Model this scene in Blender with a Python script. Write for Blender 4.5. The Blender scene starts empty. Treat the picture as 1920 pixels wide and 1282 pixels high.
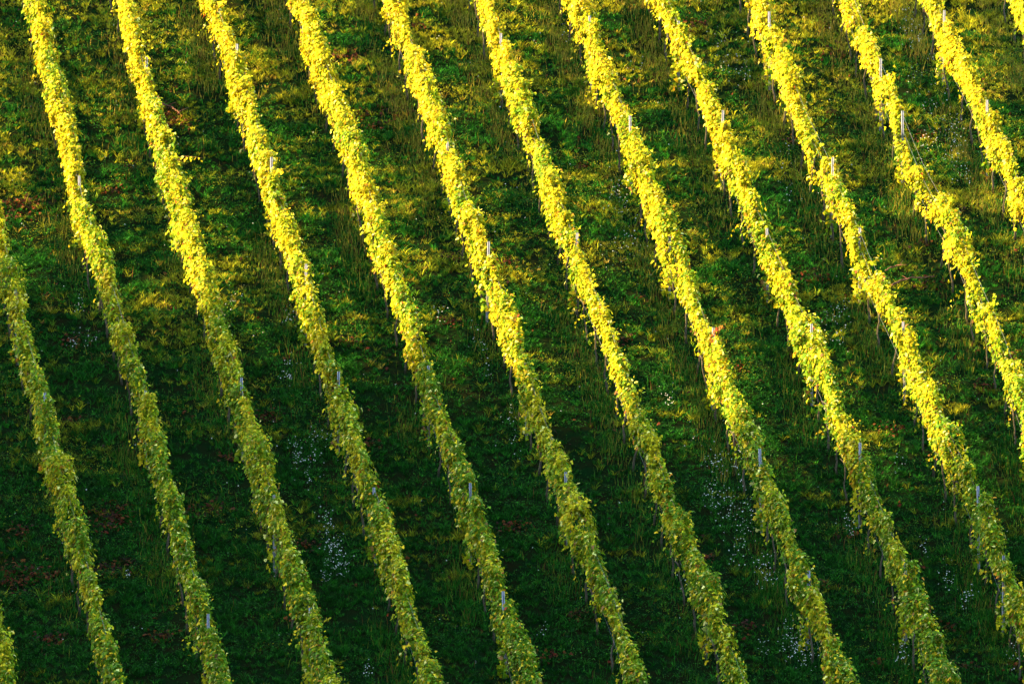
import bpy, math
import numpy as np

rng = np.random.default_rng(11)
C = bpy.context.scene
COL = C.collection

# ------------------------------------------------------------------ camera numbers
PITCH, SLOPE, DIST, WIDTH = math.radians(10), math.tan(math.radians(21)), 185.0, 23.5
LENS = 36 * DIST / WIDTH
CAM = np.array([0, -DIST * math.cos(PITCH), DIST * math.sin(PITCH)])
FW = np.array([0, math.cos(PITCH), -math.sin(PITCH)])
UP = np.array([0, math.sin(PITCH), math.cos(PITCH)])
RT = np.array([1.0, 0, 0])
SUN_EL = math.radians(31.5)
SUN_D = np.array([-math.cos(SUN_EL), 0.0, math.sin(SUN_EL)])     # towards the sun (from the left)

# ------------------------------------------------------------------ noise
_P = rng.integers(0, 2**31, 8)
def _h(ix, iy, k):
    n = (ix.astype(np.int64) * 374761393 + iy.astype(np.int64) * 668265263 + int(k) * 2147483647) & 0xffffffff
    n = ((n ^ (n >> 13)) * 1274126177) & 0xffffffff
    n = n ^ (n >> 16)
    return (n & 0xffff) / 65535.0
def noise(x, y, k=0):
    """value noise, 0..1"""
    x = np.asarray(x, float); y = np.asarray(y, float)
    ix, iy = np.floor(x), np.floor(y)
    fx, fy = x - ix, y - iy
    fx = fx * fx * (3 - 2 * fx); fy = fy * fy * (3 - 2 * fy)
    a = _h(ix, iy, k); b = _h(ix + 1, iy, k); c = _h(ix, iy + 1, k); d = _h(ix + 1, iy + 1, k)
    return (a + (b - a) * fx) * (1 - fy) + (c + (d - c) * fx) * fy
def fbm(x, y, k=0, o=3):
    s = 0; t = 0; w = 1.0
    for i in range(o):
        s = s + noise(x * 2**i, y * 2**i, k + 17 * i) * w; t += w; w *= .55
    return s / t
def sstep(a, b, x):
    t = np.clip((np.asarray(x, float) - a) / (b - a), 0, 1)
    return t * t * (3 - 2 * t)

# ------------------------------------------------------------------ terrain
_py = [-400, -300, -230, -190, -175, -95, -66, -54, 130, 160, 400]
_pz = [40, 46, 42, 32.5, 27, -22, -23.2, -54 * SLOPE, 130 * SLOPE, 58, 70]
def base(x, y):
    x = np.asarray(x, float); y = np.asarray(y, float)
    z = np.interp(y, _py, _pz)
    near = sstep(40, 26, np.abs(y)) * sstep(60, 40, np.abs(x))
    b = .10 * np.sin(x * .55 + y * .21 + 1.0) + .09 * np.sin(y * .43 - x * .17) + .05 * np.sin(x * 1.3 + y * .9 + 2)
    return z + b * near
def unproject(px, py, h):
    """point of the slope, h metres above it, seen at this pixel of the 1920x1282 photograph"""
    d = FW + RT * ((px - 960) / 1920 * 36 / LENS) - UP * ((py - 641) / 1920 * 36 / LENS)
    k = (SLOPE * CAM[1] + h - CAM[2]) / (d[2] - SLOPE * d[1])
    for _ in range(4):
        p = CAM + k * d
        k += (float(base(p[0], p[1])) + h - p[2]) / (d[2] - SLOPE * d[1])
    return CAM + k * d
def project(p):
    v = np.asarray(p) - CAM
    w = v @ FW
    return 960 + (v @ RT) / w * LENS / 36 * 1920, 641 - (v @ UP) / w * LENS / 36 * 1920

# the ridge to the left whose crest shades the lower half of the slope: its crest follows the edge of the sunlight
EDGE = [(10, 478), (205, 545), (395, 592), (600, 636), (785, 672), (985, 722), (1180, 785), (1400, 822), (1590, 846), (1785, 880)]
RX = -150.0
_c = []
for e in EDGE:
    p = unproject(e[0], e[1] - 34, 1.5)
    _c.append((p[1], p[2] + (p[0] - RX) * math.tan(SUN_EL)))
_c.sort()
_cy = np.array([a for a, b in _c]); _cz = np.array([b for a, b in _c])
_sl = np.polyfit(_cy, _cz, 1)[0]
def crest(y):
    z = np.interp(y, _cy, _cz)
    z = z + np.where(y < _cy[0], np.maximum(y - _cy[0], -45) * _sl, 0) + np.where(y > _cy[-1], np.minimum(y - _cy[-1], 60) * _sl, 0)
    return z
def ground(x, y):
    x = np.asarray(x, float); y = np.asarray(y, float)
    b = base(x, y)
    m = np.clip((-48 - x) / (-48 - RX), 0, 1) ** 1.3
    m = m * (1 - .5 * np.clip((RX - x) / 260, 0, 1))
    return b + m * np.maximum(crest(y) - b, 0)

# ------------------------------------------------------------------ mesh helpers
def mesh_tris(name, verts, tris, cols=None):
    me = bpy.data.meshes.new(name)
    nv, nt = len(verts), len(tris)
    me.vertices.add(nv)
    me.vertices.foreach_set('co', np.ascontiguousarray(verts, np.float32).ravel())
    me.loops.add(nt * 3)
    me.loops.foreach_set('vertex_index', np.ascontiguousarray(tris, np.int32).ravel())
    me.polygons.add(nt)
    me.polygons.foreach_set('loop_start', np.arange(0, nt * 3, 3, dtype=np.int32))
    me.update(calc_edges=True)
    if cols is not None:
        at = me.attributes.new('col', 'FLOAT_COLOR', 'POINT')
        rgba = np.ones((nv, 4), np.float32); rgba[:, :3] = cols
        at.data.foreach_set('color', rgba.ravel())
    return me
def link(name, me, mat, parent=None, loc=None):
    o = bpy.data.objects.new(name, me); COL.objects.link(o)
    if mat is not None and not me.materials: me.materials.append(mat)
    if parent is not None: o.parent = parent
    if loc is not None: o.location = loc
    return o
def tag(o, label=None, cat=None, group=None, kind=None):
    if label: o['label'] = label
    if cat: o['category'] = cat
    if group: o['group'] = group
    if kind: o['kind'] = kind
    return o
def empty(name, loc):
    o = bpy.data.objects.new(name, None); COL.objects.link(o)
    o.empty_display_size = .3; o.location = loc
    return o
def tube(pts, rad, n=7):
    """tapered tube through points -> verts, tris"""
    pts = np.asarray(pts, float); rad = np.broadcast_to(rad, (len(pts),))
    V = []; T = []
    for i, p in enumerate(pts):
        t = pts[min(i + 1, len(pts) - 1)] - pts[max(i - 1, 0)]
        t = t / (np.linalg.norm(t) + 1e-9)
        a = np.cross(t, [0.31, .87, .12]); a /= np.linalg.norm(a); b = np.cross(t, a)
        for k in range(n):
            w = 2 * math.pi * k / n
            V.append(p + rad[i] * (math.cos(w) * a + math.sin(w) * b))
    for i in range(len(pts) - 1):
        for k in range(n):
            q = (k + 1) % n
            T += [(i * n + k, i * n + q, (i + 1) * n + q), (i * n + k, (i + 1) * n + q, (i + 1) * n + k)]
    m = (len(pts) - 1) * n
    T += [(m, m + k, m + k + 1) for k in range(1, n - 1)] + [(0, k + 1, k) for k in range(1, n - 1)]
    return np.array(V), np.array(T)
def join(parts):
    V = []; T = []; n = 0
    for v, t in parts:
        V.append(v); T.append(np.asarray(t) + n); n += len(v)
    return np.concatenate(V), np.concatenate(T)

# ------------------------------------------------------------------ materials
def mat_leaf(name, trans=.35, rough=.45, spec=.35):
    m = bpy.data.materials.new(name); m.use_nodes = True
    nt = m.node_tree; nt.nodes.clear()
    out = nt.nodes.new('ShaderNodeOutputMaterial')
    at = nt.nodes.new('ShaderNodeAttribute'); at.attribute_name = 'col'
    pr = nt.nodes.new('ShaderNodeBsdfPrincipled')
    pr.inputs['Roughness'].default_value = rough
    pr.inputs['Specular IOR Level'].default_value = spec
    tr = nt.nodes.new('ShaderNodeBsdfTranslucent')
    mx = nt.nodes.new('ShaderNodeMixShader'); mx.inputs[0].default_value = trans
    nt.links.new(at.outputs['Color'], pr.inputs['Base Color'])
    nt.links.new(at.outputs['Color'], tr.inputs['Color'])
    nt.links.new(pr.outputs[0], mx.inputs[1]); nt.links.new(tr.outputs[0], mx.inputs[2])
    nt.links.new(mx.outputs[0], out.inputs[0])
    return m
def mat_noise(name, c1, c2, scale, rough=.8, metal=0.0, spec=.3, bump=0.0, detail=6):
    m = bpy.data.materials.new(name); m.use_nodes = True
    nt = m.node_tree
    pr = nt.nodes['Principled BSDF']
    tc = nt.nodes.new('ShaderNodeTexCoord')
    no = nt.nodes.new('ShaderNodeTexNoise'); no.inputs['Scale'].default_value = scale; no.inputs['Detail'].default_value = detail
    cr = nt.nodes.new('ShaderNodeValToRGB')
    cr.color_ramp.elements[0].position = .35; cr.color_ramp.elements[0].color = (*c1, 1)
    cr.color_ramp.elements[1].position = .65; cr.color_ramp.elements[1].color = (*c2, 1)
    nt.links.new(tc.outputs['Object'], no.inputs['Vector'])
    nt.links.new(no.outputs['Fac'], cr.inputs[0])
    nt.links.new(cr.outputs[0], pr.inputs['Base Color'])
    pr.inputs['Roughness'].default_value = rough
    pr.inputs['Metallic'].default_value = metal
    pr.inputs['Specular IOR Level'].default_value = spec
    if bump:
        bp = nt.nodes.new('ShaderNodeBump'); bp.inputs['Strength'].default_value = bump
        nt.links.new(no.outputs['Fac'], bp.inputs['Height']); nt.links.new(bp.outputs[0], pr.inputs['Normal'])
    return m
M_VINE = mat_leaf('vine_leaves', .30, .6, .05)
M_GRASS = mat_leaf('grass_blades', .25, .7, .06)
M_PETAL = mat_leaf('petals', .2, .6, .2)
M_SOIL = mat_noise('soil_and_moss', (.006, .007, .002), (.002, .010, .002), 3.0, .95, spec=0.0, bump=.5)
M_BARK = mat_noise('bark', (.03, .024, .010), (.07, .055, .025), 30, .9, bump=.6)
M_STEEL = mat_noise('galvanised_steel', (.14, .14, .135), (.21, .21, .205), 25, .55, .2, spec=.4)
M_WIRE = mat_noise('wire', (.08, .08, .08), (.14, .14, .13), 20, .7, .3)
M_TWIG = mat_noise('cut_wood', (.07, .028, .012), (.13, .05, .02), 18, .85)

# ------------------------------------------------------------------ leaf shape (vine leaf: lobed fan, cupped)
LEAF = np.array([(0, .12, 0), (0, -.05, .02), (-.30, -.24, -.05), (-.54, .12, -.12), (-.24, .20, -.01), (-.34, .56, -.12), (0, .92, -.22),
                 (.34, .56, -.12), (.24, .20, -.01), (.54, .12, -.12), (.30, -.24, -.05)], float)
LTRI = np.array([(0, i, i + 1 if i < 10 else 1) for i in range(1, 11)])
def leaves(cen, nor, tip, size, col, shape=LEAF, tri=LTRI, cup=None):
    n = len(cen)
    nor = nor / np.linalg.norm(nor, axis=1)[:, None]
    tip = tip - nor * np.sum(tip * nor, 1)[:, None]
    tip = tip / (np.linalg.norm(tip, axis=1)[:, None] + 1e-9)
    sid = np.cross(tip, nor)
    cup = np.ones(n) if cup is None else cup
    k = len(shape)
    V = (cen[:, None, :] + size[:, None, None] * (shape[None, :, 0, None] * sid[:, None, :] + shape[None, :, 1, None] * tip[:, None, :]
         + (shape[None, :, 2] * cup[:, None])[:, :, None] * nor[:, None, :]))
    T = tri[None] + (np.arange(n) * k)[:, None, None]
    cc = np.repeat(col[:, None, :], k, 1)
    return V.reshape(-1, 3), T.reshape(-1, 3), cc.reshape(-1, 3)
def rand_dir(n):
    v = rng.normal(size=(n, 3)); return v / np.linalg.norm(v, axis=1)[:, None]
def mixc(a, b, t):
    return np.asarray(a) * (1 - t)[:, None] + np.asarray(b) * t[:, None]

# ------------------------------------------------------------------ vine rows, traced on the slope
ROWS = {
 0: [(-27, 1120), (-10, 1200), (8, 1277)],
 1: [(5, 470), (22, 537), (35, 600), (52, 664), (67, 717), (77, 754), (88, 794), (99, 852), (116, 921), (137, 987), (154, 1054), (173, 1121), (190, 1187), (214, 1282)],
 2: [(63, 0), (80, 67), (92, 133), (112, 200), (127, 253), (136, 300), (148, 367), (156, 417), (166, 430), (189, 494), (210, 560), (230, 627), (248, 694), (274, 760), (289, 827), (297, 854), (309, 921), (334, 987), (346, 1054), (367, 1121), (387, 1187), (411, 1282)],
 3: [(230, 0), (248, 67), (265, 133), (282, 200), (303, 267), (322, 333), (347, 420), (369, 494), (392, 560), (411, 627), (434, 694), (453, 760), (474, 827), (482, 854), (498, 921), (522, 987), (541, 1054), (563, 1121), (583, 1187), (611, 1282)],
 4: [(398, 0), (416, 67), (443, 133), (463, 200), (485, 267), (506, 333), (525, 417), (536, 430), (557, 494), (576, 560), (598, 627), (614, 694), (633, 740), (649, 794), (666, 854), (692, 921), (718, 987), (734, 1054), (753, 1121), (777, 1187), (807, 1282)],
 5: [(561, 0), (582, 67), (607, 133), (630, 200), (655, 267), (676, 333), (701, 417), (706, 430), (728, 494), (752, 560), (773, 627), (799, 710), (812, 760), (835, 827), (855, 854), (872, 921), (890, 987), (915, 1054), (933, 1121), (957, 1187), (988, 1282)],
 6: [(731, 0), (755, 67), (783, 133), (806, 200), (830, 257), (852, 333), (880, 422), (908, 494), (937, 560), (960, 627), (979, 694), (1001, 760), (1024, 827), (1039, 854), (1060, 921), (1083, 987), (1110, 1054), (1140, 1121), (1162, 1187), (1193, 1282)],
 7: [(905, 0), (930, 67), (952, 133), (982, 200), (1002, 267), (1024, 333), (1056, 417), (1060, 430), (1082, 494), (1109, 560), (1140, 627), (1159, 694), (1184, 760), (1207, 827), (1222, 854), (1244, 921), (1266, 987), (1297, 1054), (1323, 1121), (1347, 1187), (1387, 1282)],
 8: [(1077, 0), (1106, 67), (1129, 133), (1157, 200), (1185, 267), (1208, 333), (1238, 417), (1244, 430), (1266, 494), (1297, 560), (1322, 627), (1347, 694), (1373, 760), (1402, 827), (1415, 854), (1437, 921), (1464, 987), (1489, 1054), (1520, 1121), (1543, 1187), (1582, 1282)],
 9: [(1243, 0), (1268, 67), (1303, 133), (1331, 200), (1357, 267), (1383, 333), (1412, 417), (1430, 430), (1452, 494), (1481, 560), (1511, 627), (1537, 694), (1561, 760), (1587, 827), (1603, 854), (1627, 921), (1654, 987), (1682, 1054), (1707, 1121), (1732, 1187), (1768, 1282)],
 10: [(1417, 0), (1442, 67), (1471, 133), (1495, 200), (1516, 250), (1552, 317), (1567, 367), (1588, 417), (1602, 430), (1622, 494), (1656, 560), (1688, 627), (1713, 694), (1740, 760), (1773, 827), (1786, 854), (1820, 921), (1845, 987), (1873, 1054), (1898, 1121)],
 11: [(1593, 0), (1616, 67), (1646, 133), (1675, 200), (1702, 267), (1728, 333), (1766, 400), (1784, 430), (1812, 494), (1831, 544), (1860, 610), (1883, 660), (1904, 727), (1927, 794)],
 12: [(1747, 0), (1767, 67), (1806, 133), (1835, 200), (1867, 267), (1897, 333), (1924, 400)],
 13: [(1913, 0), (1936, 67)],
}
CAN = 1.30                                   # traced height: middle of the canopy
DIRX = -.197                                  # mean dx/dy of the rows
YLO, YHI = -22.5, 20.5
LINES = {}
for r, tr in ROWS.items():
    q = np.array([unproject(px, py, CAN) for px, py in tr])[:, :2]
    q = q[np.argsort(q[:, 1])]
    ys = np.arange(YLO, YHI + .01, .5)
    x = np.interp(ys, q[:, 1], q[:, 0])
    x = np.where(ys < q[0, 1], q[0, 0] + (ys - q[0, 1]) * DIRX, x)
    x = np.where(ys > q[-1, 1], q[-1, 0] + (ys - q[-1, 1]) * DIRX, x)
    k = np.array([1, 2, 3, 2, 1.]) / 9
    xp = np.concatenate([x[:1] * 2 - x[2:0:-1], x, x[-1:] * 2 - x[-2:-4:-1]]) if False else np.pad(x, 2, mode='reflect', reflect_type='odd')
    LINES[r] = (ys, np.convolve(xp, k, 'valid'))
def row_x(r, y):
    return np.interp(y, *LINES[r])
def row_y_at(r, py, h):
    """y along the row where a point h above the ground shows at this image height"""
    lo, hi = YLO, YHI
    for _ in range(40):
        y = .5 * (lo + hi); x = float(row_x(r, y))
        if project((x, y, float(base(x, y)) + h))[1] > py: lo = y
        else: hi = y
    return y

POSTS = {0: [1170], 1: [535, 742], 2: [278, 322, 724, 1157], 3: [112, 322, 714, 918, 1130], 4: [88, 300, 500, 702, 905], 5: [270, 677, 911, 1114],
         6: [257, 459, 672, 876], 7: [55, 442, 1077], 8: [35, 222, 418, 620, 846, 1061], 9: [32, 212, 420, 612, 836, 1054],
         10: [27, 300, 420, 609, 917, 1032], 11: [103, 200, 752], 12: [25, 193]}
EXPOSED = {(1, 742), (2, 1157), (3, 714), (4, 500), (4, 702), (5, 911), (5, 1114), (6, 459), (7, 442), (8, 222), (8, 620), (8, 846), (9, 212), (9, 612), (9, 836), (9, 1054),
           (10, 27), (10, 300), (10, 609), (10, 917), (12, 25), (12, 193), (3, 112), (4, 88), (4, 300), (11, 752), (8, 35)}
POST_H = 1.87
POST_Y = {r: [row_y_at(r, py, 1.80) for py in v] for r, v in POSTS.items()}
POST_X = {r: [1.0 if (r, py) in EXPOSED else .45 for py in v] for r, v in POSTS.items()}
# thin places and gaps of the patchy rows: (image height, half length in m, strength)
GAPS = {10: [(292, .75, 1.0), (505, .7, .75), (880, .5, .5), (240, .4, .3)], 11: [(150, .5, .5), (275, .8, .75), (360, .6, .7), (560, .7, .6), (665, .6, .7), (30, .8, .4)],
        12: [(45, .4, .4)], 2: [(595, .5, .5), (385, .4, .45)], 1: [(490, .3, .6)], 5: [(690, .3, .6)], 4: [(560, .25, .3)], 7: [(262, .4, .45), (415, .4, .4), (90, .4, .4)], 6: [(745, .3, .3)], 9: [(525, .3, .5)], 8: [(210, .3, .3)]}
GAP_Y = {r: [(row_y_at(r, py, CAN), w, k) for py, w, k in v] for r, v in GAPS.items()}
SPARSE = {10: .25, 11: .38, 12: .1, 7: .12}

G1, G2, Y1, Y2, PALE, OR, RED, BRN = [np.array(c) for c in
    [(.075, .165, .005), (.205, .285, .005), (.45, .375, .008), (.60, .41, .012), (.56, .52, .12), (.46, .19, .012), (.26, .04, .012), (.19, .10, .025)]]
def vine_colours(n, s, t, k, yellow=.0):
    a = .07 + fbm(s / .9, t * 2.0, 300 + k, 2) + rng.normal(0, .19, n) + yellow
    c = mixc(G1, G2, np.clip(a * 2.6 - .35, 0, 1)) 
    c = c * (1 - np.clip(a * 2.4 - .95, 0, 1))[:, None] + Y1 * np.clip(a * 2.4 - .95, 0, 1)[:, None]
    u = rng.random(n); b = noise(s / .5, t * 2, 500 + k)
    c = np.where((u < .10)[:, None], Y2, c)
    c = np.where(((u > .10) & (u < .15))[:, None], PALE, c)
    c = np.where(((u > .965) & (b > .55))[:, None], OR, c)
    c = np.where(((u > .97) & (b > .80))[:, None], RED, c)
    c = np.where(((u > .975) & (b < .5))[:, None], BRN, c)
    return c * rng.uniform(.5, 1.2, n)[:, None]

def make_foliage(r):
    ys, xs = LINES[r]
    L = (YHI - YLO) * math.hypot(1, DIRX)
    n = int(L * 1400)
    y = rng.uniform(YLO, YHI, n)
    # bunch the leaves of each vine a little
    s = y
    top = 1.74 + .26 * (noise(s / .95, r * 7.3, 1) - .5) + .46 * (noise(s / .36, r * 3.1, 2) - .5)
    bot = .99 + .40 * (noise(s / .7, r * 5.7, 3) - .5) + .24 * (noise(s / .25, r, 4) - .5)
    vig = noise(s / 1.25 + r * 3.3, r * 11.0, 21)              # strong and weak vines
    top = top + .26 * (vig - .5); bot = bot - .10 * (vig - .5)
    dens = np.ones(n) * (1 - SPARSE.get(r, 0) * (.4 + 1.2 * noise(s / 1.1, r * 2.2, 6)))
    for py, ex in zip(POST_Y.get(r, []), POST_X.get(r, [])):
        d = s - py                             # the shoots part round the post and stand up again just below it
        g = np.exp(-((d + .16) / .17) ** 2) * ex
        top = top - g * .42
        top = top + .17 * np.exp(-((d + .60) / .25) ** 2)
    for gy, w, k in GAP_Y.get(r, []):
        g = np.exp(-((s - gy) / w) ** 2) * k
        top = top - .85 * g; dens = dens * (1 - .92 * g); bot = bot - .15 * g
    t = rng.beta(1.25, 1.0, n)
    w = (-.035 + .20 * noise(s / .5, t * 2.2 + r * 9, 8) + .13 * noise(s / .2, t * 5 + r * 4, 9)) * np.clip(1.25 - .75 * np.abs(t - .42) ** 1.5 * 2.2, .3, 1.2)
    w = w * (.62 + .62 * vig) - .025
    side = rng.random(n)
    lat = np.where(side < .47, -w, np.where(side < .72, w, rng.uniform(-1, 1, n) * w))
    istop = (side >= .72) & (side < .9)
    t = np.where(istop, 1 - .13 * rng.random(n), t)
    lat = lat + rng.normal(0, .035, n)
    h = bot + (top - bot) * t + rng.normal(0, .03, n)
    keep = rng.random(n) < dens
    strag = (rng.random(n) < .045) & (side < .47)                 # straggling leaves below the hedge
    h = np.where(strag, rng.uniform(.25, .9, n), h); lat = np.where(strag, lat * .6 - .05 + .12 * noise(s / .4, r * 8.0, 33), lat)
    keep &= ~strag | (noise(s / .45, r * 2.7, 34) > .55)
    keep &= noise(s / .22, t * 4.5 + r * 6, 12) > .26          # holes
    y, s, t, lat, h, side, istop = [a[keep] for a in (y, s, t, lat, h, side, istop)]
    n = len(y)
    nx, ny = 1 / math.hypot(1, DIRX), -DIRX / math.hypot(1, DIRX)      # across the row, to the right
    x = row_x(r, y) + lat * nx; yy = y + lat * ny
    z = base(row_x(r, y), y) + h
    cen = np.stack([x, yy, z], 1)
    out = np.stack([np.sign(lat) * nx, np.sign(lat) * ny, np.full(n, .45)], 1)
    out[istop] = (0, 0, 1)
    nor = out + rand_dir(n) * .68
    tip = np.stack([np.sign(lat) * .35, np.zeros(n), np.full(n, -1.0)], 1) + rand_dir(n) * .6
    size = rng.uniform(.044, .100, n) * np.where(istop, .82, 1)
    col = vine_colours(n, s + r * 31, t, r, -.08 + .08 * noise(s / 3, r * 1.0, 77) + .017 * y - .02)  # yellower upslope, greener below: sun and shade tint put into the leaf colour
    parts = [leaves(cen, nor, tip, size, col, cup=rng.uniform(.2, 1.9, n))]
    # loose shoots that stand up out of the crest or hang out of the sides
    ns = int(L * 1.6)
    sy = rng.uniform(YLO, YHI, ns)
    cs = []
    for q in range(ns):
        hang = rng.random() < .25
        ln = rng.uniform(.12, .36) if not hang else rng.uniform(.15, .4)
        m = int(ln / .045)
        a = np.linspace(.0, 1, m)
        sd = -1 if rng.random() < .7 else 1
        if hang:
            l0 = sd * .2; h0 = rng.uniform(.8, 1.3)
            lx = l0 + sd * a * ln * .7; hz = h0 - a * a * ln * .8
        else:
            lx = rng.uniform(-.1, .1) + rng.uniform(-.5, .5) * a * ln; hz = 1.68 + a * ln * .9
        dy = rng.uniform(-.5, .5) * a * ln
        g = 1.0
        for gy, w_, k in GAP_Y.get(r, []):
            g -= k * math.exp(-((sy[q] - gy) / (w_ * 1.2)) ** 2)
        if rng.random() > g: continue
        y1 = sy[q] + dy
        cs.append(np.stack([row_x(r, y1) + lx * nx, y1 + lx * ny, base(row_x(r, y1), y1) + hz, np.linspace(1, .55, m)], 1))
    cs = np.concatenate(cs); m = len(cs)
    cen = cs[:, :3] + rng.normal(0, .025, (m, 3))
    col = vine_colours(m, cen[:, 1] + r * 31, np.ones(m), r, .04)
    parts.append(leaves(cen, rand_dir(m) + (-.4, -.2, .5), rand_dir(m) + (0, 0, -.7), rng.uniform(.07, .125, m) * cs[:, 3], col, cup=rng.uniform(.2, 1.9, m)))
    for py in POST_Y.get(r, []):
        m = int(rng.integers(60, 150))
        y1 = py + rng.normal(-.10, .12, m); lx = rng.uniform(-.16, .08, m); hz = rng.uniform(.12, 1.15, m)
        cen = np.stack([row_x(r, y1) + lx * nx, y1 + lx * ny, base(row_x(r, y1), y1) + hz], 1)
        parts.append(leaves(cen, rand_dir(m) + (-.6, -.4, .4), rand_dir(m) + (0, 0, -.8), rng.uniform(.06, .125, m), vine_colours(m, cen[:, 1] + r * 31, hz, r, -.08), cup=rng.uniform(.2, 1.9, m)))
    n0 = 0; V = []; T = []; K = []
    for v, tt, k in parts:
        V.append(v); T.append(tt + n0); K.append(k); n0 += len(v)
    return np.concatenate(V), np.concatenate(T), np.concatenate(K)

# trunk shapes
TRUNKS = []
for k in range(5):
    pts = [np.array([0, 0, -.05])]; p = np.array([0., 0, 0])
    for i in range(6):
        p = p + np.array([rng.normal(0, .022), rng.normal(0, .03), .15]); pts.append(p.copy())
    v1 = tube(pts, [.026, .027, .022, .020, .020, .019, .022])
    arm = 1 if k % 2 else -1
    v2 = tube([p, p + (0, .12 * arm, .06), p + (.01, .3 * arm, .08), p + (0, .5 * arm, .07)], [.022, .018, .015, .010])
    v3 = tube([p, p + (0.01, -.10 * arm, .07), p + (.0, -.22 * arm, .2)], [.02, .014, .008])
    TRUNKS.append(mesh_tris('trunk', *join([v1, v2, v3])))
    TRUNKS[-1].materials.append(M_BARK)

ORD = ['first', 'second', 'third', 'fourth', 'fifth', 'sixth', 'seventh', 'eighth', 'ninth', 'tenth', 'eleventh', 'twelfth']
ROW_LABEL = {
 0: 'short stretch of shaded vine row cut off by the bottom left corner',
 1: 'narrow yellow green vine row entering at the left edge and running down mostly in shade',
 2: 'leafy vine row starting at the top left corner, first along top edge',
 3: 'second vine row along the top edge, a long shoot reaching out to the right',
 4: 'third vine row along the top edge, a curled shoot tip on its crest',
 5: 'fourth vine row along the top edge, with a few red leaves low down',
 6: 'wide dense vine row, fifth along the top edge, reaching the bottom edge',
 7: 'uneven vine row, sixth along the top edge, small hollows in its left side',
 8: 'seventh vine row along the top edge, a reddish shoot beside one post',
 9: 'dense vine row, eighth along the top edge, dry grass along its lower left',
 10: 'patchy vine row, ninth along the top edge, broken by a gap with a bare post',
 11: 'thin patchy vine row, tenth along the top edge, several hollows in its crest',
 12: 'dense sunlit vine row, eleventh along the top edge, leaving by the right edge',
 13: 'stub of sunlit vine row cut off by the top right corner'}
GROUP_R = 'vine rows running down the slope'
def wire_mesh(r, h, off, loc):
    yy = np.arange(YLO, YHI + .01, .5)
    x = row_x(r, yy) + off
    p = np.stack([x, yy, base(x, yy) + h], 1) - loc
    return mesh_tris('wire', *tube(p, .003, 4))
root_of = {}
for r in ROWS:
    y0 = -12.0 if r < 11 else (2.0 if r == 11 else 10.0)
    x0 = float(row_x(r, y0)); loc = np.array([x0, y0, float(base(x0, y0))])
    root = tag(empty('vine_row', loc), ROW_LABEL[r], 'vine row', GROUP_R)
    root_of[r] = (root, loc)
    V, T, K = make_foliage(r)
    link('foliage', mesh_tris('foliage', V - loc, T, K), M_VINE, root)
    ty = np.arange(YLO + .4, YHI, 1.05)
    for j, y in enumerate(ty):
        y = y + rng.uniform(-.12, .12); x = float(row_x(r, y)) + rng.uniform(-.03, .03)
        px, py = project((x, y, float(base(x, y)) + .6))
        if not (-25 < px < 1945 and -60 < py < 1345): continue      # trunks outside the picture show nothing
        o = link('trunk', TRUNKS[(j * 3 + r) % 5], M_BARK, root, (x - loc[0], y - loc[1], float(base(x, y)) - loc[2]))
        o.rotation_euler = (rng.uniform(-.08, .08), rng.uniform(-.08, .08), math.atan(-DIRX) + (math.pi if j % 2 else 0))
        sc = rng.uniform(.85, 1.1); o.scale = (sc, sc, sc)
    for h, off in ((.74, 0), (1.25, .02), (1.60, .02)):
        link('wire', wire_mesh(r, h, off, loc), M_WIRE, root)

# ------------------------------------------------------------------ long single shoots (stem with leaves), drawn in the plane of their row
def shoot(r, pts, pal, label, nleaf, size, droop=0.0):
    root, loc = root_of[r]
    yb = row_y_at(r, pts[0][1], 1.6)
    depth = (np.array([float(row_x(r, yb)), yb, float(base(float(row_x(r, yb)), yb)) + 1.6]) - CAM) @ FW
    P = []
    for i, (px, py) in enumerate(pts):
        d = FW + RT * ((px - 960) / 1920 * 36 / LENS) - UP * ((py - 641) / 1920 * 36 / LENS)
        P.append(CAM + d * (depth - .10 * i))
    P = np.array(P)
    a = np.linspace(0, len(P) - 1, 12)
    Q = np.stack([np.interp(a, range(len(P)), P[:, k]) for k in range(3)], 1)
    v, t = tube(Q - loc, np.linspace(.008, .003, len(Q)), 5)
    c = np.tile(np.array([.16, .09, .03]), (len(v), 1))
    b = np.linspace(.15, 1, nleaf) * (len(P) - 1)
    cen = np.stack([np.interp(b, range(len(P)), P[:, k]) for k in range(3)], 1) - loc + rng.normal(0, .02, (nleaf, 3))
    cen[:, 2] -= droop * rng.random(nleaf)
    lc = np.array([pal[i] for i in rng.integers(0, len(pal), nleaf)]) * rng.uniform(.8, 1.2, nleaf)[:, None]
    lv, lt, lcc = leaves(cen, rand_dir(nleaf) * .6 + (-.7, -.4, .3), rand_dir(nleaf) * .4 + (0, 0, -1.0), np.linspace(size, size * .55, nleaf), lc)
    V, T = join([(v, t), (lv, lt)])
    o = link('shoot', mesh_tris('shoot', V, T, np.concatenate([c, lcc])), M_VINE, root)
    if label: o['label'] = label
shoot(3, [(318, 304), (332, 296), (345, 293), (362, 294), (380, 297)], [Y1, G2, Y2], 'long thin shoot with small hanging leaves reaching out to the right', 22, .085, .07)
shoot(4, [(496, 338), (508, 328), (518, 320), (527, 316), (529, 324)], [Y1, Y2], 'curled shoot tip on the crest of the row', 26, .10, .04)
shoot(8, [(1330, 648), (1334, 630), (1341, 618), (1350, 611), (1357, 608)], [OR * .6, RED, BRN], 'reddish brown shoot beside the post', 26, .10, .05)
shoot(3, [(592, 1172), (602, 1165), (612, 1160), (620, 1157)], [Y1, G2], 'thin shoot sticking out to the right low on the row', 12, .07, .02)
shoot(4, [(398, 14), (408, 12), (418, 6), (424, -1)], [Y1, Y2], 'shoot tip rising at the top edge', 16, .11, .03)
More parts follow.
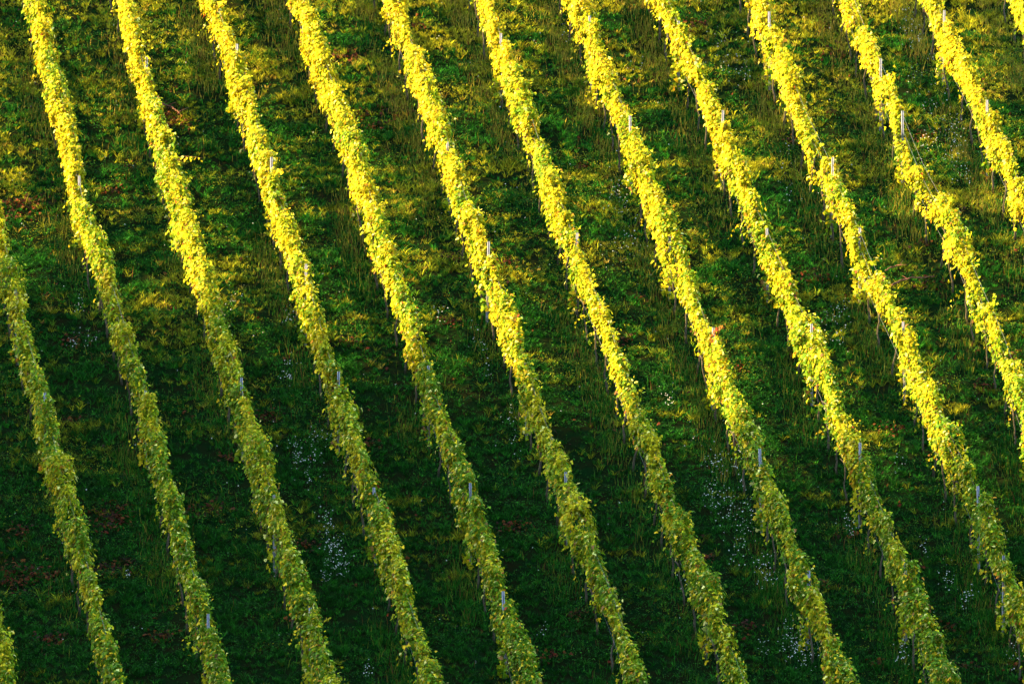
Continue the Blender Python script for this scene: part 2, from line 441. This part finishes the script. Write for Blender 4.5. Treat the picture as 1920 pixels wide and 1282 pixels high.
shoot(10, [(1512, 262), (1522, 254), (1530, 248)], [Y1, G2], None, 12, .11, .04)
shoot(11, [(1764, 400), (1774, 388), (1782, 376), (1785, 368)], [Y1, G2, Y2], 'upright shoot standing above the crest', 22, .11, .06)
shoot(11, [(1855, 580), (1862, 566), (1866, 552)], [Y1, G2], 'upright leafy tip above the crest', 18, .11, .05)
shoot(5, [(780, 622), (788, 614), (794, 608)], [PALE, Y1], None, 7, .06, .01)
shoot(6, [(945, 580), (955, 570), (961, 562)], [Y1, Y2], None, 12, .10, .02)
shoot(9, [(1466, 540), (1476, 528), (1484, 520)], [Y1, G2, Y2], None, 20, .11, .05)
shoot(5, [(675, 880), (682, 890), (688, 898)], [RED, OR, RED], 'dull red leaves beside the post', 14, .13, .03)

# ------------------------------------------------------------------ trellis posts: galvanised open channel with hook notches
def post_mesh():
    a, d, k = .026, .038, .006
    prof = [(-a, 0), (-a, -k), (-.008, -k), (-.008, .008), (.008, .008), (.008, -k), (a, -k), (a, 0), (a, d), (a - k, d), (a - k, k), (-a + k, k), (-a + k, d), (-a, d)]
    prof = [(u, v - .02) for u, v in prof]
    n = len(prof); V = []; T = []
    for z in (-.15, POST_H):
        V += [(u, v, z) for u, v in prof]
    for i in range(n):
        j = (i + 1) % n
        T += [(i, j, n + j), (i, n + j, n + i)]
    V = np.array(V, float)
    # closed top: strips across the channel section
    for q in ((0, 1, 2, 11), (0, 11, 12, 13), (11, 2, 3, 4), (11, 4, 10, 10), (10, 4, 5, 6), (10, 6, 7, 7), (10, 7, 8, 9)):
        for tri in ((q[0], q[1], q[2]), (q[0], q[2], q[3])):
            if len(set(tri)) == 3: T.append(tuple(i + n for i in tri))
    parts = [(V, np.array(T))]
    for z in np.arange(.55, POST_H - .05, .12):           # little wire hooks along both edges
        for sx in (-1, 1):
            b = np.array([(sx * (a + x), y, z + w) for x in (.001, .008) for y in (-.01, .004) for w in (0, .035)])
            t = np.array([(0, 1, 3), (0, 3, 2), (4, 6, 7), (4, 7, 5), (0, 4, 5), (0, 5, 1), (2, 3, 7), (2, 7, 6), (1, 5, 7), (1, 7, 3), (0, 2, 6), (0, 6, 4)])
            parts.append((b, t))
    return mesh_tris('trellis_post', *join(parts))
PM = post_mesh(); PM.materials.append(M_STEEL)
def lit_at(px, py):
    e = sorted(EDGE); return py < np.interp(px, [a for a, b in e], [b for a, b in e])
ROWNAME = {0: 'the vine row in the bottom left corner', 1: 'the vine row entering at the left edge'}
for r in range(2, 13): ROWNAME[r] = 'the ' + ORD[r - 2] + ' vine row along the top edge'
first_post = None
for r, v in POSTS.items():
    for i, (py, y) in enumerate(zip(v, POST_Y[r])):
        x = float(row_x(r, y)) + .02
        if first_post is None: o = first_post = link('trellis_post', PM, None)
        else: o = first_post.copy(); COL.objects.link(o)
        low = -.17 if (r, py) not in EXPOSED else .0
        o.location = (x, y, float(base(x, y)) + low)
        o.rotation_euler = (rng.uniform(-.025, .025), rng.uniform(-.03, .03), math.atan(-DIRX) * .2 + rng.uniform(-.15, .15))
        px, _ = project((x, y, float(base(x, y)) + 1.8))
        lit = 'sunlit pale' if lit_at(px, py) else 'shaded bluish'
        if len(v) == 1: where = ''
        elif i == 0: where = 'topmost '
        elif i == len(v) - 1: where = 'lowest '
        else: where = ORD[i] + '-from-top '
        lab = f'{where}post showing, {lit}, in {ROWNAME[r]}'
        if (r, py) == (10, 300): lab = 'bare pale metal post standing in the gap of the patchy vine row'
        tag(o, lab, 'post', 'metal trellis posts in the vine rows')

# ------------------------------------------------------------------ the ground: one sheet from the detailed slope out to the horizon
def axis(lo, hi, step, far, grow=1.18):
    a = list(np.arange(lo, hi + 1e-6, step)); s = step
    while a[-1] < far: s = min(s * grow, 14); a.append(a[-1] + s)
    s = step
    while a[0] > -far: s = min(s * grow, 14); a.insert(0, a[0] - s)
    return np.array(a)
gx, gy = axis(-19, 19, .16, 420), axis(-20, 20, .16, 400)
gx = np.sort(np.append(gx, RX))
X, Y = np.meshgrid(gx, gy)
Z = ground(X, Y) + (fbm(X * 1.6, Y * 1.6, 40) - .5) * .10 * sstep(30, 20, np.abs(Y)) - .03 * sstep(30, 20, np.abs(Y))
nx_, ny_ = len(gx), len(gy)
I = np.arange(nx_ * ny_).reshape(ny_, nx_)
a, b, c, d = I[:-1, :-1].ravel(), I[:-1, 1:].ravel(), I[1:, 1:].ravel(), I[1:, :-1].ravel()
T = np.concatenate([np.stack([a, b, c], 1), np.stack([a, c, d], 1)])
tag(link('hillside', mesh_tris('hillside', np.stack([X.ravel(), Y.ravel(), Z.ravel()], 1), T), M_SOIL), kind='structure')
def gz(x, y):
    return base(x, y) + (fbm(x * 1.6, y * 1.6, 40) - .5) * .10 - .03

# distance to the nearest row, signed (negative = left of it)
def row_off(x, y):
    best = np.full(len(x), 9.0)
    for r in ROWS:
        d = x - row_x(r, y)
        best = np.where(np.abs(d) < np.abs(best), d, best)
    return best
XR, YR = (-17.0, 17.0), (-18.5, 17.0)
def scatter(n):
    return rng.uniform(*XR, n), rng.uniform(*YR, n)

# ------------------------------------------------------------------ grass
def blades(x, y, z, h, lean, az, width, col):
    n = len(x)
    dx, dy = np.cos(az), np.sin(az)
    fa = rng.uniform(0, 2 * math.pi, n)
    wx, wy = np.cos(fa) * width / 2, np.sin(fa) * width / 2
    def P(f, lat, w):
        return np.stack([x + dx * lean * h * lat + w * wx, y + dy * lean * h * lat + w * wy, z + h * f], 1)
    V = np.stack([P(-.05, 0, 1), P(-.05, 0, -1), P(.55, .35, .8), P(.55, .35, -.8), P(.95 , 1, 0)], 1)
    t = np.array([(0, 1, 3), (0, 3, 2), (2, 3, 4)])
    T = t[None] + (np.arange(n) * 5)[:, None, None]
    return V.reshape(-1, 3), T.reshape(-1, 3), np.repeat(col[:, None, :], 5, 1).reshape(-1, 3)
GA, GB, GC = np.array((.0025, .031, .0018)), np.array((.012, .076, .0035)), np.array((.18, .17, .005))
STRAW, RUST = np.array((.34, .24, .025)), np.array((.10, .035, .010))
def grass_field(nt, per):
    # tufts: blades fan out from each tuft and share its height and tint
    x, y = scatter(nt)
    d = fbm(x * .7, y * 1.9, 60, 3)
    keep = rng.random(nt) < np.clip(.30 + 2.4 * (d - .28), .12, 1)
    x, y = x[keep], y[keep]; m = len(x)
    tall = fbm(x * 1.2 + 5, y * 2.6, 70, 2)
    h = (.03 + .15 * tall) * rng.uniform(.55, 1.5, m)
    yel = .5 * fbm(x * .5, y * 1.1, 80, 3) + .5 * fbm(x * .75, y * 3.4, 84, 2) + rng.normal(0, .08, m) + .010 * y - .055  # yellow streaks across the lanes, more upslope: sunlight put into the grass colour
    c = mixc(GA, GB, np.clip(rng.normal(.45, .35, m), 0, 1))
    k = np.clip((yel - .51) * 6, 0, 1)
    c = mixc(c, GC, k) * (rng.uniform(.45, 1.7, m) * (1 + .25 * sstep(-8, 10, y)))[:, None]  # brightened upslope, the sunlit half painted into the tufts
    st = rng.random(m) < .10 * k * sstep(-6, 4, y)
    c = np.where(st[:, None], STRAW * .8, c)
    i = np.repeat(np.arange(m), per); n = len(i)
    az = rng.uniform(0, 6.28, n); rad = rng.random(n) * .045
    bx, by = x[i] + np.cos(az) * rad, y[i] + np.sin(az) * rad
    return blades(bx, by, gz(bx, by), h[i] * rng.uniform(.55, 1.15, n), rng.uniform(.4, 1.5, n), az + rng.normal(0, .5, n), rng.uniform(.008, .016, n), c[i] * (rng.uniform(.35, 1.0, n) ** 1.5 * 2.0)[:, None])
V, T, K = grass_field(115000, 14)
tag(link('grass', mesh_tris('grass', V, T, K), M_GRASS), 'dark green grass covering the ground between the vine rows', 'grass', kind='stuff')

# tall dry grass standing in the strips below the vines, thicker to the right
def dry_field(n):
    x, y = scatter(n)
    off = row_off(x, y)
    strip = np.exp(-((off + .25) / .32) ** 2)
    m = fbm(x * .35 + 9, y * .30, 90, 2) + .012 * x + .006 * y - .03
    keep = rng.random(n) < strip * np.clip((m - .40) * 4.0, .03, 1) + .05 * np.clip((fbm(x * .8, y * .8, 95, 2) - .58) * 8, 0, 1)
    x, y = x[keep], y[keep]; n = len(x)
    cl = noise(x * 4, y * 4, 97)
    h = (.10 + .27 * cl) * rng.uniform(.6, 1.25, n)
    c = mixc(GB * 1.3, STRAW, np.clip(rng.normal(.22, .32, n) + .03 * y, 0, 1))  # dry straw blades; greener and darker downslope, shade put into the tint
    c = np.where((rng.random(n) < .12)[:, None], RUST, c) * rng.uniform(.6, 1.3, n)[:, None]
    return blades(x, y, gz(x, y), h, rng.uniform(.1, .6, n), rng.uniform(0, 6.28, n), rng.uniform(.008, .014, n), c)
V, T, K = dry_field(480000)
tag(link('dry_grass', mesh_tris('dry_grass', V, T, K), M_GRASS), 'tall straw coloured grass standing along the feet of the vines', 'dry grass', kind='stuff')

# low broad leaved weeds
OVAL = np.array([(0, .45, .05), (0, 0, 0), (-.24, .3, -.04), (-.2, .7, -.05), (0, 1, -.12), (.2, .7, -.05), (.24, .3, -.04)], float)
OTRI = np.array([(0, i, i + 1 if i < 6 else 1) for i in range(1, 7)])
def weed_field(n):
    x, y = scatter(n)
    d = fbm(x * .7 + 3, y * 1.8, 110, 3)
    keep = rng.random(n) < np.clip((d - .36) * 3.2, .06, 1)
    x, y = x[keep], y[keep]; n = len(x)
    cl = fbm(x * 2.4, y * 2.4, 115, 2)
    h = np.clip(cl * .5 - .12, .02, .3) * rng.uniform(.4, 1, n)
    cen = np.stack([x, y, gz(x, y) + h + .02], 1)
    c = mixc((.0025, .024, .002), (.024, .115, .006), rng.random(n) ** 1.8)
    yel = np.clip((.5 * fbm(x * .6 + 40, y * 1.0, 118, 2) + .5 * fbm(x * .75, y * 3.4, 84, 2) + .009 * y - .065 + rng.normal(0, .08, n) - .52) * 5, 0, 1)  # same yellow streaks on the weeds, painted sunlight growing upslope
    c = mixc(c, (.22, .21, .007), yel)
    c = c * rng.uniform(.45, 1.7, n)[:, None]
    return leaves(cen, rand_dir(n) * .8 + (0, -.15, .8), rand_dir(n) + (0, 0, -.1), rng.uniform(.022, .056, n) * (1 - .3 * yel), c, OVAL, OTRI, rng.uniform(.3, 1.6, n))
V, T, K = weed_field(780000)
tag(link('weeds', mesh_tris('weeds', V, T, K), M_GRASS), 'low broad leaved weeds growing through the grass', 'weeds', kind='stuff')

# red brown litter of fallen leaves lying in patches
LITTER = [(25, 390, 40), (60, 375, 25), (310, 205, 24), (330, 225, 26), (205, 355, 18), (235, 310, 14), (90, 555, 10), (140, 637, 22), (315, 573, 10), (500, 780, 26), (455, 770, 14), (140, 785, 12), (430, 855, 18),
  (385, 955, 30), (215, 960, 34), (200, 980, 26), (30, 1080, 45), (70, 1075, 30), (195, 1065, 24), (95, 1195, 22), (40, 990, 22), (310, 1190, 20), (960, 985, 22), (1020, 1230, 22), (1080, 1150, 18), (715, 1080, 12),
  (840, 600, 20), (655, 640, 20), (695, 830, 14), (690, 215, 24), (750, 215, 18), (650, 105, 26), (790, 50, 16), (715, 235, 18), (900, 470, 18), (1090, 310, 12), (845, 480, 18), (950, 490, 16), (1290, 50, 26), (1310, 40, 16),
  (1570, 100, 24), (1490, 265, 16), (1530, 520, 22), (1730, 455, 16), (1740, 530, 24), (1890, 670, 32), (1905, 690, 20), (1385, 690, 12), (1420, 715, 10), (1380, 830, 14), (1850, 720, 18), (1680, 800, 22), (1560, 210, 14),
  (1730, 250, 16), (1325, 1040, 16), (1360, 1190, 26), (1400, 1170, 18), (1540, 1090, 14), (1645, 1240, 14), (1590, 1000, 14), (1720, 1060, 14), (1770, 1175, 20), (1805, 1245, 16), (1900, 1245, 14), (440, 160, 20), (570, 585, 16),
  (1165, 640, 18), (1210, 560, 16), (285, 1195, 14), (240, 1050, 18), (545, 1160, 10), (570, 1020, 20), (1300, 1050, 14)]
def ground_px(px, py):
    return unproject(px, py, .05)
cs = []
for px, py, w in LITTER:
    n = int(w * w * .10 + 6)
    cx = px + rng.normal(0, w * .75, n); cy = py + rng.normal(0, w * .3, n)
    for u, v in zip(cx, cy): cs.append(ground_px(u, v)[:2])
for _ in range(900):
    cs.append((rng.uniform(*XR), rng.uniform(*YR)))
cs = np.array(cs); n = len(cs)
cen = np.stack([cs[:, 0], cs[:, 1], gz(cs[:, 0], cs[:, 1]) + rng.uniform(.03, .12, n)], 1)
pal = np.array([(.085, .014, .004), (.07, .02, .005), (.03, .012, .005), (.11, .035, .006), (.025, .012, .005)])
col = pal[rng.integers(0, 5, n)] * rng.uniform(.6, 1.3, n)[:, None]
V, T, K = leaves(cen, rand_dir(n) * .7 + (0, -.2, .8), rand_dir(n), rng.uniform(.04, .095, n), col, cup=rng.uniform(.5, 2.5, n))
tag(link('fallen_leaves', mesh_tris('fallen_leaves', V, T, K), M_VINE), 'red brown fallen vine leaves lying in patches on the grass', 'fallen leaves', kind='stuff')

# white wild flowers in loose patches
FLOWERS = [(150, 580, 9, 16), (140, 650, 12, 16), (172, 645, 12, 14), (440, 575, 10, 14), (545, 605, 14, 16), (540, 715, 12, 24), (560, 860, 22, 36), (585, 890, 24, 40), (545, 690, 14, 10), (600, 830, 20, 18), (480, 965, 8, 14), (610, 985, 12, 22),
  (612, 1015, 14, 26), (625, 1045, 18, 50), (632, 1078, 16, 34), (612, 1095, 10, 14), (240, 1092, 6, 12), (825, 600, 14, 12), (900, 650, 24, 22), (918, 705, 12, 10), (955, 790, 14, 14), (1160, 370, 20, 30), (1165, 410, 20, 28), (1155, 480, 22, 26), (1185, 470, 16, 18),
  (1065, 70, 14, 14), (1180, 140, 24, 12), (1340, 880, 18, 40), (1385, 870, 30, 40), (1330, 940, 18, 24), (1375, 960, 30, 50), (1410, 965, 26, 34), (1345, 955, 16, 20), (1400, 1005, 24, 20), (1380, 1045, 18, 22), (1435, 1075, 20, 36), (1440, 1095, 14, 16),
  (1480, 1205, 22, 40), (1500, 1225, 24, 44), (1505, 1245, 24, 34), (1430, 1225, 12, 12), (1590, 985, 14, 16), (1600, 1000, 12, 14), (1690, 1225, 12, 20), (1690, 1245, 12, 14), (1775, 1095, 20, 26), (1810, 1135, 12, 18), (1820, 1125, 10, 10), (1905, 1235, 14, 24), (1735, 1045, 12, 12), (1590, 880, 10, 8),
  (1690, 885, 14, 10), (1710, 75, 24, 30), (1700, 45, 20, 16), (1745, 210, 26, 24), (1780, 250, 26, 36), (1740, 285, 26, 30), (1790, 290, 24, 32), (1760, 130, 26, 20), (1800, 330, 20, 20), (1715, 165, 18, 14), (1365, 120, 28, 26), (1395, 140, 24, 18), (1345, 80, 24, 14), (1480, 370, 20, 16), (1560, 610, 24, 24), (1570, 650, 20, 14), (1580, 590, 18, 14),
  (1250, 750, 12, 12), (1255, 765, 10, 10), (1300, 830, 14, 8), (690, 1265, 10, 16), (645, 1060, 10, 10), (1020, 1190, 12, 8), (1280, 1100, 10, 8), (970, 835, 18, 16), (1010, 90, 14, 8), (1815, 340, 12, 10), (1470, 310, 16, 10), (1225, 430, 10, 8)]
cs = []
for px, py, w, n in FLOWERS:
    for u, v in zip(px + rng.normal(0, w * .6, n), py + rng.normal(0, w * .75, n)): cs.append(ground_px(u, v)[:2])
for _ in range(500): cs.append((rng.uniform(*XR), rng.uniform(*YR)))
cs = np.array(cs); n = len(cs)
hh = rng.uniform(.16, .34, n)
cen = np.stack([cs[:, 0], cs[:, 1], gz(cs[:, 0], cs[:, 1]) + hh], 1)
DAISY = np.array([(0, 0, .12)] + [((.5 if i % 2 == 0 else .36) * math.cos(i * math.pi / 6), (.5 if i % 2 == 0 else .36) * math.sin(i * math.pi / 6), 0) for i in range(12)])
DTRI = np.array([(0, i, i % 12 + 1) for i in range(1, 13)])
col = np.array((.34, .34, .26)) * rng.uniform(.75, 1.1, n)[:, None]
v1 = leaves(cen, rand_dir(n) * .6 + (-.1, -.5, .8), rand_dir(n), rng.uniform(.018, .038, n), col, DAISY, DTRI)
v2 = blades(cs[:, 0], cs[:, 1], gz(cs[:, 0], cs[:, 1]), hh * 1.04, np.zeros(n), np.zeros(n), np.full(n, .006), np.tile(GB, (n, 1)))
V = np.concatenate([v1[0], v2[0]]); T = np.concatenate([v1[1], v2[1] + len(v1[0])]); K = np.concatenate([v1[2], v2[2]])
tag(link('wildflowers', mesh_tris('wildflowers', V, T, K), M_PETAL), 'small white wild flowers in loose patches between the rows', 'wild flowers', kind='stuff')

# ------------------------------------------------------------------ cut vine branches lying on the grass
def branch(pts, rad, label):
    P = np.array([unproject(px, py, .13) for px, py in pts])
    P[:, 2] += rng.uniform(-.01, .05, len(P))
    root = P[0].copy()
    a = np.linspace(0, len(P) - 1, 14)
    Q = np.stack([np.interp(a, range(len(P)), P[:, k]) for k in range(3)], 1) - root
    Q[1:-1] += rng.normal(0, .012, (12, 3))
    parts = [tube(Q, np.linspace(rad, rad * .45, 14), 7)]
    for j in range(3, 13, 2):                              # side twigs
        dv = np.array([rng.uniform(-.15, .25), rng.uniform(-.22, .22), rng.uniform(.02, .10)])
        parts.append(tube([Q[j], Q[j] + dv * .6, Q[j] + dv * 1.2 + (0, 0, -.01)], [rad * .5, rad * .35, rad * .2], 5))
    tag(link('cut_branch', mesh_tris('cut_branch', *join(parts)), M_TWIG, None, root), label, 'branch', 'cut branches on the grass')
branch([(1672, 537), (1690, 528), (1712, 523), (1735, 521), (1752, 519)], .024, 'long reddish cut branch on grass right of the patchy vine row')
branch([(1660, 509), (1676, 503), (1692, 500)], .020, 'short reddish cut branch lying just above a longer one')
branch([(304, 196), (318, 202), (330, 208), (338, 216)], .022, 'thin brown cut branch on grass between the second and third vine rows')

# ------------------------------------------------------------------ camera, light, sky
cd = bpy.data.cameras.new('camera'); cd.lens = LENS; cd.sensor_width = 36; cd.clip_start = .5; cd.clip_end = 3000
co = bpy.data.objects.new('camera', cd); COL.objects.link(co)
co.location = CAM; co.rotation_euler = (math.pi / 2 - PITCH, 0, 0)
C.camera = co
ld = bpy.data.lights.new('sun', 'SUN'); ld.energy = 3.35; ld.angle = math.radians(.6); ld.color = (1.0, .72, .32)
lo = bpy.data.objects.new('sun', ld); COL.objects.link(lo)
lo.rotation_euler = (0, -(math.pi / 2 - SUN_EL), 0)
W = bpy.data.worlds.new('World'); C.world = W; W.use_nodes = True
nt = W.node_tree; bg = nt.nodes['Background']
sky = nt.nodes.new('ShaderNodeTexSky'); sky.sky_type = 'NISHITA'; sky.sun_disc = False
sky.sun_elevation = SUN_EL; sky.sun_rotation = math.radians(270)
nt.links.new(sky.outputs[0], bg.inputs[0]); bg.inputs[1].default_value = .14
C.view_settings.view_transform = 'Standard'; C.view_settings.look = 'None'
C.view_settings.exposure = 3.45
C.render.filter_size = 1.05; C.view_settings.gamma = 1.0
C.cycles.max_bounces = 6; C.cycles.diffuse_bounces = 3; C.cycles.transmission_bounces = 3; C.cycles.transparent_max_bounces = 4
